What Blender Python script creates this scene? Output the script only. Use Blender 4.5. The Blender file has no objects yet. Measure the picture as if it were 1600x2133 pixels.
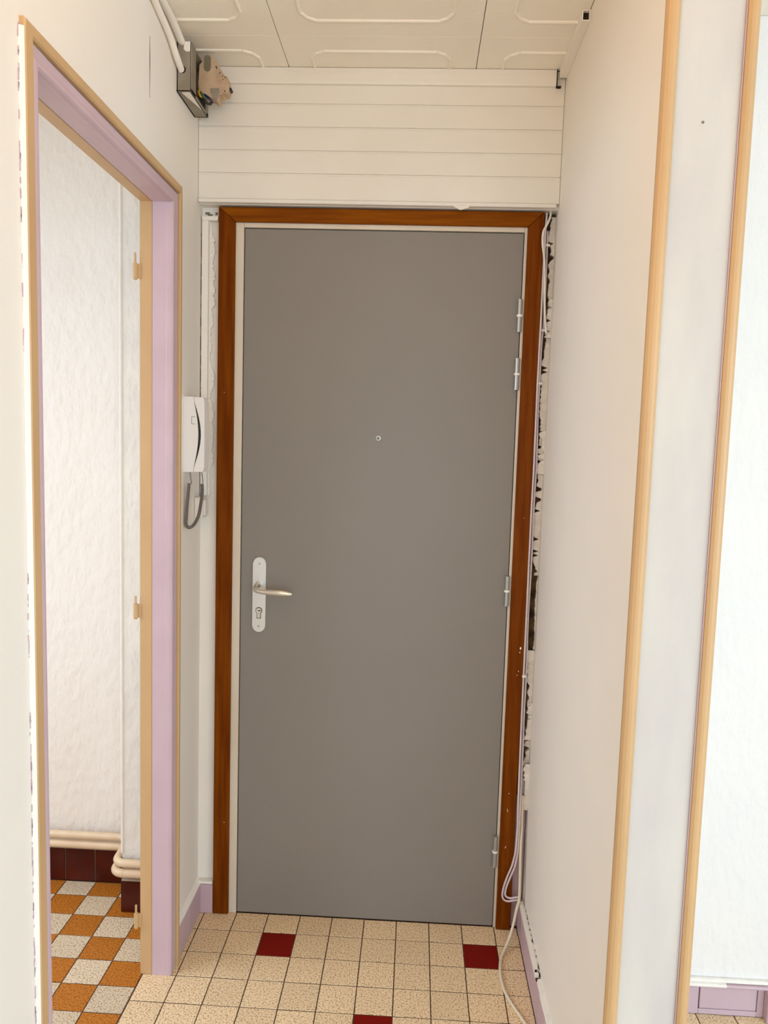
import bpy, bmesh, math, random
from mathutils import Vector, Matrix
random.seed(7)
C = bpy.context.scene
COL = C.collection
PI = math.pi

# ------------------------------------------------------------------ camera
cam_d = bpy.data.cameras.new('camera')
cam = bpy.data.objects.new('camera', cam_d); COL.objects.link(cam)
yaw, pitch, roll = 0.0416, -0.0946, 0.0300
fw = Vector((-math.sin(yaw)*math.cos(pitch), math.cos(yaw)*math.cos(pitch), math.sin(pitch)))
rt = Vector((math.cos(yaw), math.sin(yaw), 0)); up = rt.cross(fw)
r2 = math.cos(roll)*rt + math.sin(roll)*up; u2 = -math.sin(roll)*rt + math.cos(roll)*up
M = Matrix((r2, u2, -fw)).transposed().to_4x4(); M.translation = Vector((0.5147, -2.2121, 1.4831))
cam.matrix_world = M
cam_d.sensor_fit = 'VERTICAL'; cam_d.sensor_height = 24.0
cam_d.lens = 1562.5/2133*24.0
cam_d.clip_start = 0.02
C.camera = cam

# ------------------------------------------------------------------ light
w = bpy.data.worlds.new('sky'); C.world = w; w.use_nodes = True
w.node_tree.nodes['Background'].inputs[0].default_value = (0.62, 0.78, 1.0, 1)
w.node_tree.nodes['Background'].inputs[1].default_value = 1.0
def area(name, loc, target, sx, sy, power, col):
    d = bpy.data.lights.new(name, 'AREA'); d.shape = 'RECTANGLE'; d.size = sx; d.size_y = sy
    d.energy = power; d.color = col
    o = bpy.data.objects.new(name, d); COL.objects.link(o); o.location = loc
    o.rotation_euler = (Vector(target)-Vector(loc)).to_track_quat('-Z', 'Y').to_euler()
    return o
area('daylight_back_window', (1.5, -4.55, 1.25), (1.3, -1.9, -1.2), 2.2, 2.0, 70, (0.65, 0.825, 1.0))
area('daylight_side_window', (3.95, -3.3, 1.35), (0.3, -1.2, -0.9), 1.8, 1.8, 102, (0.59, 0.80, 1.0))
area('daylight_left_room_window', (-1.95, -1.05, 1.65), (0.2, -0.55, -0.7), 1.3, 1.2, 41, (0.74, 0.82, 0.94))
ld = bpy.data.lights.new('added_uplight', 'AREA'); ld.shape = 'DISK'; ld.size = 0.30; ld.energy = 14; ld.color = (1.0, 0.58, 0.25)
lo = bpy.data.objects.new('added_uplight', ld); COL.objects.link(lo); lo.location = (0.40, -1.80, 2.06); lo.rotation_euler = (math.pi, 0, 0)   # made-up uplight, added to warm the ceiling and upper walls

C.view_settings.view_transform = 'Standard'; C.view_settings.look = 'None'
C.view_settings.exposure = -0.05; C.view_settings.gamma = 1.0
C.view_settings.use_curve_mapping = False
C.cycles.max_bounces = 10; C.cycles.diffuse_bounces = 8
C.cycles.use_denoising = True

# ------------------------------------------------------------------ materials
def srgb(r, g, b):
    f = lambda c: (c/255/12.92) if c <= 10.31 else ((c/255+0.055)/1.055)**2.4
    return (f(r), f(g), f(b), 1)
def mat(name, base, rough=0.6, metal=0.0, dark=None, scale=8.0, stretch=(1, 1, 1), amount=1.0, lo=0.35, hi=0.7,
        bump=0.0, bscale=60.0, bstretch=(1, 1, 1), spec=0.4, detail=4.0, bdist=0.004):
    m = bpy.data.materials.new(name); m.use_nodes = True; nt = m.node_tree; N = nt.nodes; L = nt.links
    b = N['Principled BSDF']; b.inputs['Roughness'].default_value = rough; b.inputs['Metallic'].default_value = metal
    b.inputs['Specular IOR Level'].default_value = spec
    b.inputs['Base Color'].default_value = base
    g = N.new('ShaderNodeNewGeometry')
    def noise(sc, st, det):
        mp = N.new('ShaderNodeMapping'); mp.inputs['Scale'].default_value = st
        n = N.new('ShaderNodeTexNoise'); n.inputs['Scale'].default_value = sc; n.inputs['Detail'].default_value = det
        L.new(g.outputs['Position'], mp.inputs['Vector']); L.new(mp.outputs['Vector'], n.inputs['Vector'])
        return n
    if dark is not None:
        n = noise(scale, stretch, detail)
        r = N.new('ShaderNodeValToRGB'); e = r.color_ramp.elements
        e[0].position = lo; e[0].color = [dark[i]*amount+base[i]*(1-amount) for i in range(3)]+[1]
        e[1].position = hi; e[1].color = base
        L.new(n.outputs['Fac'], r.inputs['Fac']); L.new(r.outputs['Color'], b.inputs['Base Color'])
    if bump > 0:
        n = noise(bscale, bstretch, 5.0)
        bp = N.new('ShaderNodeBump'); bp.inputs['Strength'].default_value = bump; bp.inputs['Distance'].default_value = bdist
        L.new(n.outputs['Fac'], bp.inputs['Height']); L.new(bp.outputs['Normal'], b.inputs['Normal'])
    return m
WHITE = (0.82, 0.775, 0.705, 1)
m_wall = mat('white_wall_paint', WHITE, 0.62, dark=(0.79, 0.745, 0.675, 1), scale=3, bump=0.10, bscale=45)
m_rough = mat('roughcast_wall_paint', (0.82, 0.775, 0.71, 1), 0.75, bump=0.6, bscale=42, bstretch=(1, 1, .55), bdist=0.010, dark=(0.80, 0.75, 0.685, 1), scale=5)
m_bright = mat('pure_white_rough_paint', (0.775, 0.74, 0.705, 1), 0.75, bump=0.6, bscale=42, bstretch=(1, 1, .55), bdist=0.008, dark=(0.745, 0.72, 0.695, 1), scale=5)
m_pier = mat('rough_pier_paint', (0.78, 0.745, 0.67, 1), 0.75, bump=0.65, bscale=50, bstretch=(1, 1, .5), bdist=0.009, dark=(0.69, 0.655, 0.60, 1), scale=8)
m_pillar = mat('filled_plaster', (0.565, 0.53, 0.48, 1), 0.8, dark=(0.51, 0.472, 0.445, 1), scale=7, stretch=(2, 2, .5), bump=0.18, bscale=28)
m_plas = mat('lumpy_filler', (0.78, 0.74, 0.68, 1), 0.75, dark=(0.66, 0.61, 0.55, 1), scale=40, bump=0.7, bscale=90)
m_ceil = mat('painted_ceiling_tile', (0.85, 0.805, 0.72, 1), 0.7, dark=(0.82, 0.77, 0.68, 1), scale=6, bump=0.12, bscale=80)
m_clad = mat('painted_cladding', (0.78, 0.745, 0.68, 1), 0.55, dark=(0.74, 0.70, 0.63, 1), scale=4, bump=0.06, bscale=60)
m_lilac = mat('lilac_paint', (0.545, 0.40, 0.44, 1), 0.45, dark=(0.51, 0.37, 0.405, 1), scale=9, bump=0.08, bscale=40)
m_peach = mat('peach_paint', (0.555, 0.355, 0.175, 1), 0.45, dark=(0.51, 0.32, 0.155, 1), scale=10, stretch=(1, 1, .3), bump=0.05, bscale=40)
m_cream = mat('cream_pipe_paint', (0.72, 0.565, 0.375, 1), 0.35, dark=(0.64, 0.47, 0.31, 1), scale=12, bump=0.1, bscale=50)
m_door = mat('grey_door_paint', srgb(134, 128, 121), 0.5, dark=srgb(131, 125, 118), scale=2, bump=0.02, bscale=200, spec=0.3)
m_woodv = mat('varnished_wood_vertical', srgb(124, 64, 7), 0.4, dark=srgb(98, 43, 2), scale=5, stretch=(14, 14, .9), bump=0.05, bscale=9, bstretch=(20, 20, 1), spec=0.05)
m_woodh = mat('varnished_wood_horizontal', srgb(140, 77, 6), 0.4, dark=srgb(112, 55, 3), scale=5, stretch=(.9, 14, 14), bump=0.05, bscale=9, bstretch=(1, 20, 20), spec=0.05)
m_frame = mat('cream_metal_frame', srgb(216, 205, 190), 0.4, dark=srgb(205, 192, 172), scale=6, stretch=(1, 1, .4))
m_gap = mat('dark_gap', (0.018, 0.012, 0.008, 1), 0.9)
m_hollow = mat('ochre_hollow', (0.16, 0.10, 0.035, 1), 0.95, dark=(0.03, 0.015, 0.008, 1), scale=25, bump=0.6, bscale=60)
m_grout = mat('brown_grout', srgb(74, 48, 30), 0.9)
m_alu = mat('satin_aluminium', (0.70, 0.69, 0.66, 1), 0.38, metal=0.75)
m_alul = mat('lever_aluminium', (0.66, 0.63, 0.56, 1), 0.3, metal=0.85)
m_hinge = mat('grey_hinge_metal', (0.42, 0.42, 0.40, 1), 0.35, metal=0.7)
m_wplas = mat('white_plastic', (0.80, 0.765, 0.74, 1), 0.35)
m_wring = mat('white_nylon', (0.82, 0.80, 0.76, 1), 0.4)
m_dark = mat('dark_plastic', (0.02, 0.017, 0.016, 1), 0.5)
m_coil = mat('grey_brown_rubber', srgb(122, 110, 104), 0.5)
m_cabw = mat('white_painted_cable', (0.76, 0.72, 0.65, 1), 0.5, dark=(0.66, 0.61, 0.54, 1), scale=20)
m_cabl = mat('lilac_painted_cable', (0.64, 0.50, 0.57, 1), 0.45, dark=(0.66, 0.58, 0.56, 1), scale=15)
m_cabc = mat('cream_cable', (0.74, 0.66, 0.50, 1), 0.45)
m_box = mat('grey_junction_plastic', srgb(150, 142, 128), 0.6, dark=srgb(128, 118, 102), scale=14, bump=0.1, bscale=60)
m_mod = mat('beige_module_plastic', srgb(198, 173, 145), 0.55, dark=srgb(175, 147, 120), scale=25)
m_modg = mat('grey_module_cover', srgb(116, 108, 88), 0.5)
m_yel = mat('yellow_wire', srgb(205, 160, 30), 0.5)
m_grn = mat('green_wire', srgb(70, 100, 90), 0.5)
m_blu = mat('navy_wire', srgb(34, 34, 60), 0.5)
m_brownt = mat('glazed_brown_tile', srgb(82, 27, 14), 0.28, dark=srgb(66, 18, 10), scale=12, spec=0.25)
m_mortar = mat('pale_mortar', srgb(176, 160, 140), 0.9)
def speck(name, base, d1, d2, sc=230, rough=0.45, big=0.08):
    m = bpy.data.materials.new(name); m.use_nodes = True; nt = m.node_tree; N = nt.nodes; L = nt.links
    b = N['Principled BSDF']; b.inputs['Roughness'].default_value = rough; b.inputs['Specular IOR Level'].default_value = 0.15
    g = N.new('ShaderNodeNewGeometry'); n = N.new('ShaderNodeTexNoise'); n.inputs['Scale'].default_value = sc; n.inputs['Detail'].default_value = 2
    L.new(g.outputs['Position'], n.inputs['Vector'])
    r = N.new('ShaderNodeValToRGB'); e = r.color_ramp.elements
    e[0].position = 0.34; e[0].color = d2; e[1].position = 0.62; e[1].color = base
    k = r.color_ramp.elements.new(0.45); k.color = d1
    L.new(n.outputs['Fac'], r.inputs['Fac'])
    n2 = N.new('ShaderNodeTexNoise'); n2.inputs['Scale'].default_value = 7; L.new(g.outputs['Position'], n2.inputs['Vector'])
    oi = N.new('ShaderNodeObjectInfo'); ad = N.new('ShaderNodeMath'); ad.operation = 'ADD'
    L.new(n2.outputs['Fac'], ad.inputs[0]); L.new(oi.outputs['Random'], ad.inputs[1])
    mr = N.new('ShaderNodeMapRange'); mr.inputs[1].default_value = 0.3; mr.inputs[2].default_value = 1.7
    mr.inputs[3].default_value = 1-big; mr.inputs[4].default_value = 1+big
    L.new(ad.outputs[0], mr.inputs[0])
    mx = N.new('ShaderNodeVectorMath'); mx.operation = 'SCALE'; L.new(r.outputs['Color'], mx.inputs[0]); L.new(mr.outputs[0], mx.inputs['Scale'])
    L.new(mx.outputs[0], b.inputs['Base Color'])
    return m
m_tile = speck('speckled_beige_tile', srgb(236, 212, 176), srgb(220, 192, 152), srgb(164, 130, 92))
m_red = speck('oxblood_red_tile', srgb(122, 14, 2), srgb(118, 12, 2), srgb(108, 10, 2), big=0.05)
m_tan = speck('speckled_ochre_tile', srgb(186, 118, 44), srgb(168, 100, 30), srgb(120, 66, 18))
m_pale = speck('speckled_ivory_tile', srgb(214, 198, 172), srgb(200, 180, 152), srgb(140, 112, 84))

# ------------------------------------------------------------------ mesh helpers
def world_loc(o):
    v = Vector((0, 0, 0))
    while o is not None:
        v = v + o.location; o = o.parent
    return v
def obj(name, bm, m, parent=None, label=None, smooth=False, at=None):
    """link a bmesh (world coordinates) as one mesh object, its origin at `at` (default: parent's origin)"""
    org = Vector(at) if at is not None else (world_loc(parent) if parent else Vector((0, 0, 0)))
    bmesh.ops.recalc_face_normals(bm, faces=bm.faces)
    for v in bm.verts: v.co -= org
    me = bpy.data.meshes.new(name); bm.to_mesh(me); bm.free()
    if smooth:
        for p in me.polygons: p.use_smooth = True
    me.materials.append(m)
    o = bpy.data.objects.new(name, me); COL.objects.link(o)
    if parent: o.parent = parent; o.location = org - world_loc(parent)
    else: o.location = org
    if label: o['label'] = label
    return o
def empty(name, loc):
    o = bpy.data.objects.new(name, None); o.empty_display_size = 0.05; o.location = loc; COL.objects.link(o); return o
def tag(o, label, cat, kind=None, group=None):
    o['label'] = label; o['category'] = cat
    if kind: o['kind'] = kind
    if group: o['group'] = group
    return o
def box(bm, x0, x1, y0, y1, z0, z1, bev=0.0, seg=1):
    t = bmesh.new()
    v = [t.verts.new((x, y, z)) for x in (x0, x1) for y in (y0, y1) for z in (z0, z1)]
    for f in ((0, 1, 3, 2), (4, 6, 7, 5), (0, 4, 5, 1), (2, 3, 7, 6), (0, 2, 6, 4), (1, 5, 7, 3)): t.faces.new([v[i] for i in f])
    if bev > 0: bmesh.ops.bevel(t, geom=t.edges[:], offset=bev, segments=seg, affect='EDGES', profile=0.5)
    merge(bm, t)
def merge(bm, t):
    me = bpy.data.meshes.new('tmp'); t.to_mesh(me); t.free(); bm.from_mesh(me); bpy.data.meshes.remove(me)
def prism(bm, pts, axis, a, b, bev=0.0):
    """polygon pts (2D) extruded along axis: 'x' pts=(y,z); 'y' pts=(x,z); 'z' pts=(x,y)"""
    t = bmesh.new()
    mk = {'x': lambda p, k: (k, p[0], p[1]), 'y': lambda p, k: (p[0], k, p[1]), 'z': lambda p, k: (p[0], p[1], k)}[axis]
    A = [t.verts.new(mk(p, a)) for p in pts]; B = [t.verts.new(mk(p, b)) for p in pts]
    t.faces.new(A); t.faces.new(B[::-1]); n = len(pts)
    for i in range(n): t.faces.new((A[i], B[i], B[(i+1) % n], A[(i+1) % n]))
    if bev > 0: bmesh.ops.bevel(t, geom=t.edges[:], offset=bev, segments=1, affect='EDGES')
    bmesh.ops.triangulate(t, faces=[f for f in t.faces if len(f.verts) > 4])
    merge(bm, t)
def spline(pts, n=6):
    P = [Vector(p) for p in pts]; out = []
    for i in range(len(P)-1):
        p0 = P[max(i-1, 0)]; p1 = P[i]; p2 = P[i+1]; p3 = P[min(i+2, len(P)-1)]
        for k in range(n):
            t = k/n
            out.append(0.5*((2*p1)+(p2-p0)*t+(2*p0-5*p1+4*p2-p3)*t*t+(3*p1-p0-3*p2+p3)*t**3))
    out.append(P[-1]); return out
def frames(P):
    T = [(P[min(i+1, len(P)-1)]-P[max(i-1, 0)]).normalized() for i in range(len(P))]
    ref = Vector((0, 0, 1)) if abs(T[0].z) < 0.9 else Vector((1, 0, 0))
    n = T[0].cross(ref).normalized(); out = []
    for t in T:
        n = (n - t*n.dot(t)).normalized(); out.append((t, n, t.cross(n)))
    return out
def tube(bm, P, r, seg=10, cap=True, flat=1.0):
    P = [Vector(p) for p in P]; F = frames(P); rings = []
    for i, p in enumerate(P):
        rr = r[i] if isinstance(r, (list, tuple)) else r
        rings.append([bm.verts.new(p+(F[i][1]*math.cos(2*PI*k/seg)+F[i][2]*math.sin(2*PI*k/seg)*flat)*rr) for k in range(seg)])
    for a, b in zip(rings, rings[1:]):
        for k in range(seg): bm.faces.new((a[k], a[(k+1) % seg], b[(k+1) % seg], b[k]))
    if cap: bm.faces.new(rings[0][::-1]); bm.faces.new(rings[-1])
def cyl(bm, p, q, r, seg=16): tube(bm, [p, q], r, seg)
def u_sweep(bm, prof, yn, yf, zt, x0):
    """door surround: profile (u into the opening, v into the wall) up the near side, over the head, down the far side"""
    st = []
    for u, v in prof:   # the casing shows wider on the near side than over the head and on the far side
        h, f = (u-.006, u-.012) if -.02 < u < .0046 and v < .05 else (u, u)
        st.append([(x0-v, yn+u+.013, 0.0), (x0-v, yn+u+.002, zt-h), (x0-v, yf-f, zt-h), (x0-v, yf-f, 0.0)])
    V = [[bm.verts.new(p) for p in s] for s in st]
    for a, b in zip(V, V[1:]):
        for k in range(3): bm.faces.new((a[k], a[k+1], b[k+1], b[k]))
    return V
def ragged(bm, z0, z1, xa, wmin, wmax, y0, y1, sign=-1, step=0.006, seed=1, hole=0.0):
    """lumpy filler clinging to a vertical edge at xa, its free edge wandering between wmin and wmax"""
    rnd = random.Random(seed); z = z0; w_ = (wmin+wmax)/2; L_ = []
    while z <= z1:
        w_ += rnd.uniform(-1, 1)*(wmax-wmin)*0.35; w_ = min(max(w_, wmin), wmax)
        ww = w_*(0.15 if rnd.random() < hole else 1.0)
        L_.append((z, ww)); z += step
    fr = [bm.verts.new((xa+sign*b, y0+rnd.uniform(-.0015, .0015), a)) for a, b in L_]
    fb = [bm.verts.new((xa, y0, a)) for a, b in L_]
    bk = [bm.verts.new((xa+sign*b, y1, a)) for a, b in L_]
    for i in range(len(L_)-1):
        bm.faces.new((fb[i], fr[i], fr[i+1], fb[i+1])); bm.faces.new((fr[i], bk[i], bk[i+1], fr[i+1]))

# ------------------------------------------------------------------ key dimensions (metres)
XL, XR = -0.128, 0.885       # hall walls
XN = -0.117                  # left wall face at its near end (the plaster is out of true)
ZC = 2.50                    # ceiling
YS = -4.6                    # wall behind the photographer
YR = -0.317                  # end wall of the room on the right
YP = -0.94                   # free end of the right wall
XPL = -0.208                 # far face of the left partition
DN, DF = -1.000, -0.275      # doorway: inner edges of its casing
DZ = 2.088

# ================================================================== STRUCTURE
# ---- left partition with the doorway
bm = bmesh.new()
box(bm, XPL, XL, DF+.004, 0.16, 0, ZC)
prism(bm, [(XPL, YS), (XN, YS), (XN, DN-.004), (XPL, DN-.004)], 'z', 0, ZC)
prism(bm, [(XPL, DN-.004), (XN, DN-.004), (XL, DF+.004), (XPL, DF+.004)], 'z', DZ+.004, ZC)
wl = tag(obj('wall_left', bm, m_wall), 'white painted partition with the empty lilac and peach doorway in it', 'wall', 'structure')
bm = bmesh.new(); prism(bm, [(-.4370, 2.335), (-.4360, 2.30), (-.4366, 2.25), (-.4345, 2.32), (-.4352, 2.385)], 'x', -.1270, -.1249)
obj('crack', bm, m_gap, wl)
# ---- door wall: masonry around the entrance
bm = bmesh.new()
box(bm, XL, -0.028, 0.0, 0.16, 0, ZC); box(bm, 0.807, 0.8505, 0.0, 0.16, 0, ZC); box(bm, -0.028, 0.807, 0.0, 0.16, 2.094, ZC)
box(bm, 0.8505, XR, 0.012, 0.16, 0, ZC)
wb = tag(obj('wall_back', bm, m_wall), 'white end wall around the grey entrance door', 'wall', 'structure')
bm = bmesh.new(); box(bm, 0.8508, XR-.0005, 0.008, 0.0125, .42, 2.137); obj('raw_joint', bm, m_hollow, wb, 'unfilled dark ochre slot in the corner')
bm = bmesh.new(); box(bm, 0.8508, XR-.003, -.0035, 0.0118, .001, .42, .001); obj('corner_strip', bm, m_lilac, wb, 'dull lilac strip at the foot of the corner')
bm = bmesh.new()
ragged(bm, 1.10, 2.13, XR-.0002, .009, .0205, -.004, .008, seed=3, hole=.10)
ragged(bm, .40, .875, XR-.0002, .010, .0225, -.006, .008, seed=5, hole=.06)
ragged(bm, .875, 1.10, XR-.0002, .001, .006, -.003, .008, seed=6)
ragged(bm, .385, .53, XR-.0002, .012, .029, -.022, .0, seed=8)
ragged(bm, 1.79, 1.90, XR-.0002, .012, .028, -.014, .006, seed=9, hole=.15)
ragged(bm, 1.40, 1.53, XR-.0002, .010, .026, -.010, .006, seed=11, hole=.15)
ragged(bm, .60, .72, XR-.0002, .012, .027, -.012, .006, seed=12, hole=.1)
o = obj('filler', bm, m_plas, wb, 'lumpy white filler smeared along the corner beside the cables')
# ---- right wall, its two edge beads
bm = bmesh.new(); box(bm, XR, 1.028, YP, 0.16, 0, ZC)
wr = tag(obj('wall_right', bm, m_wall), 'white wall right of the entrance, ending in a narrow edge with peach beads', 'wall', 'structure')
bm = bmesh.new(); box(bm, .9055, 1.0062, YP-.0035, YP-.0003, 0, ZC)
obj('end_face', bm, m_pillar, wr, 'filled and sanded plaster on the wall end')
bead = [(.8835, -.936), (.8835, -.943), (.886, -.949), (.891, -.9525), (.8955, -.9535), (.900, -.9525), (.9045, -.949), (.9065, -.943), (.9065, -.9405)]
bm = bmesh.new(); prism(bm, bead+[(.8848, -.9405), (.8848, -.936)], 'z', 0, ZC)
obj('corner_bead', bm, m_peach, wr)
b2 = [(1.0296, -.936), (1.0296, -.943), (1.027, -.949), (1.0225, -.9525), (1.018, -.9535), (1.0135, -.9525), (1.009, -.949), (1.0075, -.944), (1.0075, -.9405), (1.0283, -.9405), (1.0283, -.936)]
bm = bmesh.new(); prism(bm, b2, 'z', 0, ZC)
obj('corner_bead', bm, m_peach, wr)
bm = bmesh.new(); box(bm, 1.0064, 1.0078, -.947, -.9405, 0, ZC); obj('lilac_edge', bm, m_lilac, wr, 'sliver of old lilac paint along the bead')
bm = bmesh.new(); cyl(bm, (.9515, -.9436, 2.003), (.9515, -.9443, 2.003), .0022, 8); obj('nail_hole', bm, m_modg, wr)
# ---- room on the right, and the walls behind the photographer
bm = bmesh.new(); box(bm, 1.028, 4.1, YR, YR+.1, 0, ZC)
w2 = tag(obj('wall_far_right', bm, m_bright), 'bright white wall of the next room beyond the peach edge bead', 'wall', 'structure')
bm = bmesh.new(); box(bm, 4.0, 4.1, YS, -4.3, 0, ZC); box(bm, 4.0, 4.1, -2.3, YR, 0, ZC); box(bm, 4.0, 4.1, -4.3, -2.3, 0, .3); box(bm, 4.0, 4.1, -4.3, -2.3, 2.2, ZC)
tag(obj('wall_east', bm, m_wall), 'white side wall of the living room, out of view', 'wall', 'structure')
bm = bmesh.new(); box(bm, XPL, .35, YS-.1, YS, 0, ZC); box(bm, 2.65, 4.1, YS-.1, YS, 0, ZC); box(bm, .35, 2.65, YS-.1, YS, 2.2, ZC); box(bm, .35, 2.65, YS-.1, YS, 0, .08)
tag(obj('wall_south', bm, m_wall), 'white window wall behind the photographer', 'wall', 'structure')
def window(n, pts, label):
    bm = bmesh.new()
    for b in pts: box(bm, *b)
    return tag(obj('window_%d' % n, bm, m_frame), label, 'window', 'structure')
window(1, [(.35, .41, YS-.09, YS-.03, .08, 2.2), (2.59, 2.65, YS-.09, YS-.03, .08, 2.2), (1.46, 1.54, YS-.09, YS-.03, .08, 2.2), (.41, 2.59, YS-.09, YS-.03, 2.14, 2.2), (.41, 2.59, YS-.09, YS-.03, .08, .14)], 'wide glazed door frame behind the photographer')
window(2, [(4.03, 4.09, -4.3, -4.24, .3, 2.2), (4.03, 4.09, -2.36, -2.3, .3, 2.2), (4.03, 4.09, -4.24, -2.36, 2.14, 2.2), (4.03, 4.09, -4.24, -2.36, .3, .36)], 'window frame in the living room side wall')
# ---- room on the left
bm = bmesh.new(); box(bm, -2.1, XPL, .115, .215, 0, ZC)
w3 = tag(obj('wall_left_room_back', bm, m_rough), 'rough white wall seen through the doorway above the pipes', 'wall', 'structure')
bm = bmesh.new(); box(bm, -.356, XPL-.0005, -.034, .1145, 0, ZC)
pr_ = tag(obj('wall_left_room_pier', bm, m_pier), 'narrow white pier beside the peach door jamb', 'wall', 'structure')
bm = bmesh.new(); cyl(bm, (-.3555, -.0345, .19), (-.3555, -.0345, ZC), .0040, 10); obj('corner_edge', bm, m_rough, pr_, 'smooth bright white corner edge')
bm = bmesh.new(); box(bm, -2.1, -2.0, -2.1, -1.7, 0, ZC); box(bm, -2.1, -2.0, -.4, .115, 0, ZC); box(bm, -2.1, -2.0, -1.7, -.4, 0, 1.0); box(bm, -2.1, -2.0, -1.7, -.4, 2.3, ZC)
tag(obj('wall_left_room_west', bm, m_rough), 'window wall of the left room, out of view', 'wall', 'structure')
bm = bmesh.new(); box(bm, -2.0, XPL, -2.1, -2.0, 0, ZC)
tag(obj('wall_left_room_south', bm, m_rough), 'near wall of the left room, out of view', 'wall', 'structure')
window(3, [(-2.09, -2.03, -1.7, -1.65, 1.0, 2.3), (-2.09, -2.03, -.45, -.4, 1.0, 2.3), (-2.09, -2.03, -1.65, -.45, 2.25, 2.3), (-2.09, -2.03, -1.65, -.45, 1.0, 1.05)], 'window frame of the left room')

# ---- floors: every tile in view is an object
def tile_mesh(name, sx, sy, m, h=.005):
    bm = bmesh.new(); c = .0007
    b = [bm.verts.new((x, y, -h)) for x, y in ((-sx, -sy), (sx, -sy), (sx, sy), (-sx, sy))]
    k = [bm.verts.new((x, y, -c)) for x, y in ((-sx, -sy), (sx, -sy), (sx, sy), (-sx, sy))]
    t = [bm.verts.new((x*(1-c/sx), y*(1-c/sy), 0)) for x, y in ((-sx, -sy), (sx, -sy), (sx, sy), (-sx, sy))]
    for i in range(4):
        j = (i+1) % 4; bm.faces.new((b[i], b[j], k[j], k[i])); bm.faces.new((k[i], k[j], t[j], t[i]))
    bm.faces.new(t); me = bpy.data.meshes.new(name); bm.to_mesh(me); bm.free(); me.materials.append(m); return me
bm = bmesh.new(); box(bm, XPL+.014, 4.1, YS-.1, 0.16, -.06, -.0011)
fl = tag(obj('floor', bm, m_grout), 'speckled beige tile floor with scattered oxblood red tiles', 'floor', 'structure')
TM = {}
def put_tile(x0, x1, y0, y1, m, parent, rnd=random, g=.0014):
    key = (round(x1-x0, 4), round(y1-y0, 4), m.name)
    if key not in TM: TM[key] = tile_mesh('tile', (x1-x0)/2-g, (y1-y0)/2-g, m)
    o = bpy.data.objects.new('tile', TM[key]); COL.objects.link(o); o.parent = parent
    o.location = Vector(((x0+x1)/2, (y0+y1)/2, rnd.uniform(-.0003, .0003)))-world_loc(parent)
    o.rotation_euler = (rnd.uniform(-.003, .003), rnd.uniform(-.003, .003), rnd.uniform(-.003, .003))
def is_red(i, j):   # i: column from x=0, j: row from the door
    return (i % 6 == 1 and j % 6 == 1) or (i % 6 == 4 and j % 6 == 4)
for j in range(0, 18):
    for i in range(-2, 9):
        x0, x1, y0, y1 = i*.1, i*.1+.1, -j*.1-.1, -j*.1
        if i == -2:
            if 3 <= j <= 9: x0 = -.193
            else: x0 = XL+.002
        if i == 8 and j < 9: x1 = XR-.014
        if j == 0: y1 = -.012
        put_tile(x0, x1, y0, y1, m_red if is_red(i, j) and i >= 0 else m_tile, fl)
for j in range(3, 13):
    for i in range(9, 19):
        if i < 10 and j < 9: continue
        y1 = -j*.1 if j > 3 else YR-.006
        x0 = i*.1 if i != 10 or j >= 9 else 1.032
        put_tile(x0, i*.1+.1, -j*.1-.1, y1, m_red if is_red(i, j) else m_tile, fl)
bm = bmesh.new()
for j in range(13, 46):
    for i in range(-1, 40):
        if j < 18 and i < 19: 
            if i < 9 or j < 13: continue
        box(bm, i*.1+.001, i*.1+.099, -j*.1-.099, -j*.1-.001, -.004, 0)
o = obj('far_tiles', bm, m_tile, fl); o['kind'] = 'stuff'
bm = bmesh.new(); box(bm, -2.1, XPL+.014, -2.1, .2, -.06, -.0011)
f2 = tag(obj('floor', bm, m_grout), 'checkerboard of ochre and ivory tiles in the left room', 'floor', 'structure')
ys = [.104, .030]+[.030-.0957*k for k in range(1, 13)]
for r in range(len(ys)-1):
    for cidx in range(10):
        x1 = -.1945-.1013*cidx; x0 = x1-.1013
        if x1 < -1.2: continue
        dark_ = (r+cidx) % 2 == 0
        if x1 > -.2 and ys[r] > -.03: continue
        put_tile(x0, x1, ys[r+1], ys[r], m_tan if dark_ == (True) else m_pale, f2)
bm = bmesh.new()
for r in range(len(ys)-1, 21):
    for cidx in range(18):
        x1 = -.1945-.1013*cidx; y1 = .030-.0957*(r-1)
        box(bm, x1-.1003, x1-.001, y1-.0947, y1-.001, -.004, 0)
for r in range(len(ys)-1):
    for cidx in range(10, 18):
        x1 = -.1945-.1013*cidx
        box(bm, x1-.1003, x1-.001, ys[r+1]+.001, ys[r]-.001, -.004, 0)
o = obj('far_tiles', bm, m_pale, f2); o['kind'] = 'stuff'

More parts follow.
